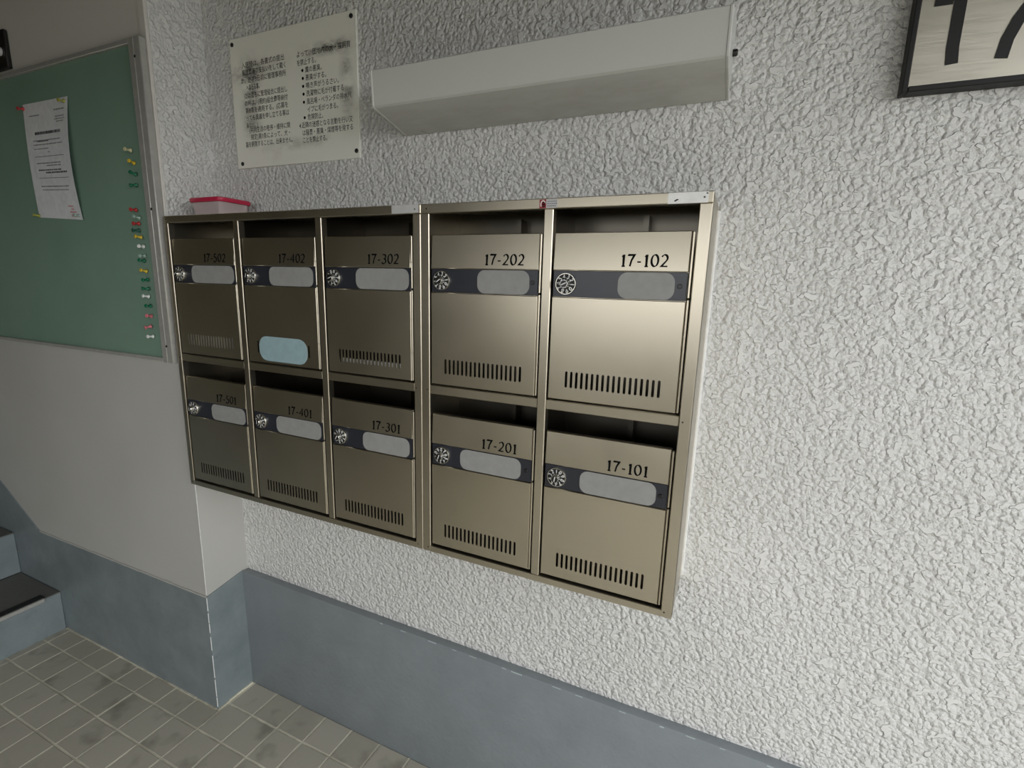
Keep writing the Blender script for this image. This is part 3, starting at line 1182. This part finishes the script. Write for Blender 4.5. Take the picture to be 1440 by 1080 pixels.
def pin_parts(kind):
    if kind in pin_me: return pin_me[kind]
    bm = bmesh.new()
    add_lathe(bm, [(.0052, .004), (.0054, .0055), (.0034, .0072), (.0027, .010), (.0027, .0140), (.0040, .0165), (.0050, .0180), (.0050, .0195), (.0042, .0203)], 12, 0)
    for f in bm.faces: f.smooth = len(f.verts) == 4
    a_ = bpy.data.meshes.new('pin_head')
    bm.to_mesh(a_)
    bm.free()
    a_.materials.append(PIN_MATS[kind])
    bm = bmesh.new()
    add_lathe(bm, [(.0005, -.004), (.0006, .0045)], 6, 0)
    b_ = bpy.data.meshes.new('needle')
    bm.to_mesh(b_)
    bm.free()
    b_.materials.append(M_CHROME)
    pin_me[kind] = (a_, b_)
    return pin_me[kind]


def pin(kind, x, z, label, tilt=(0, 0), y=None, group='push pins down the right edge of the green board'):
    e = empty('push_pin', (x, YG - .008 if y is None else y, z))
    e.rotation_euler = (tilt[0], 0, tilt[1])
    tag(e, label, 'pin', group)
    for nm, me in zip(('pin_head', 'needle'), pin_parts(kind)):
        o = bpy.data.objects.new(nm, me)
        COL.objects.link(o)
        o.parent = e
    return e


PINS = [('cream', -.1185, 1.6827), ('yellow', -.1127, 1.6507), ('green', -.110, 1.6223), ('green', -.1107, 1.5981), ('red', -.1263, 1.5349), ('clear', -.115, 1.5125), ('red', -.1196, 1.5004),
        ('dark green', -.1229, 1.4832), ('yellow', -.1151, 1.4636), ('white', -.1133, 1.4403), ('clear', -.1117, 1.4159), ('green', -.1163, 1.4026), ('yellow', -.1101, 1.3742), ('green', -.1109, 1.3532),
        ('green', -.1092, 1.3282), ('white', -.1122, 1.3068), ('green', -.1117, 1.2805), ('pink', -.1136, 1.2529), ('pink', -.1176, 1.2258), ('white', -.1143, 1.1969)]
PL = ['cream push pin, topmost of the column of pins on the green board', 'yellow push pin second from the top of the column of pins', 'green push pin just below the topmost yellow pin of the column',
      'green push pin above the gap in the column of pins', 'red push pin just below the gap in the column of pins', 'clear push pin squeezed between the two red pins',
      'lower red push pin, under the clear pin', 'dark green push pin just below the lower red pin', 'yellow push pin in the middle, below the dark green pin', 'white push pin right below the middle yellow pin',
      'clear push pin above a green pin, below a white pin', 'green push pin right above the lowest yellow pin', 'lowest yellow push pin of the column on the green board', 'green push pin right below the lowest yellow pin',
      'green push pin right above the middle white pin', 'white push pin between two green pins', 'lowest green push pin, above the pink pins', 'upper pink push pin near the bottom of the column',
      'lower pink push pin near the bottom of the column', 'white push pin at the very bottom of the column of pins']
rr = random.Random(9)
for (k, x, z), lb in zip(PINS, PL):
    pin(k, x + .010, z, lb, (rr.uniform(-.25, .25), rr.uniform(-.2, .35)))
pin('red', -.604, 1.836, 'red push pin in the top left corner of the paper notice', (.2, .1), YP + .002, 'push pins holding the paper notice')
pin('olive', -.388, 1.833, 'olive yellow push pin in the top right corner of the paper notice', (.1, .1), YP + .002, 'push pins holding the paper notice')
pin('olive', -.602, 1.533, 'olive yellow push pin in the bottom left corner of the paper notice', (-.1, -.2), YP + .002, 'push pins holding the paper notice')
pin('clear', -.384, 1.528, 'clear push pin in the bottom right corner of the paper notice', (0, .1), YP + .001, 'push pins holding the paper notice')

# dark wall bracket at the far top left
br = empty('wall_bracket', (-.700, YS, 1.955))
tag(br, 'dark metal wall bracket with a pale knob above the green board', 'bracket')
bm = bmesh.new()
add_box(bm, -.050, .038, -.012, .001, 0, .104, .003)
obj('bracket_plate', bm, M_BLACK, br, smooth=40)
bm = bmesh.new()
add_lathe(bm, [(.012, .010), (.012, .020), (.009, .024)], 16, 0, (.010, 0, .046))
k = obj('knob', bm, M_LABEL, br, smooth=40)
k['label'] = 'pale round knob'
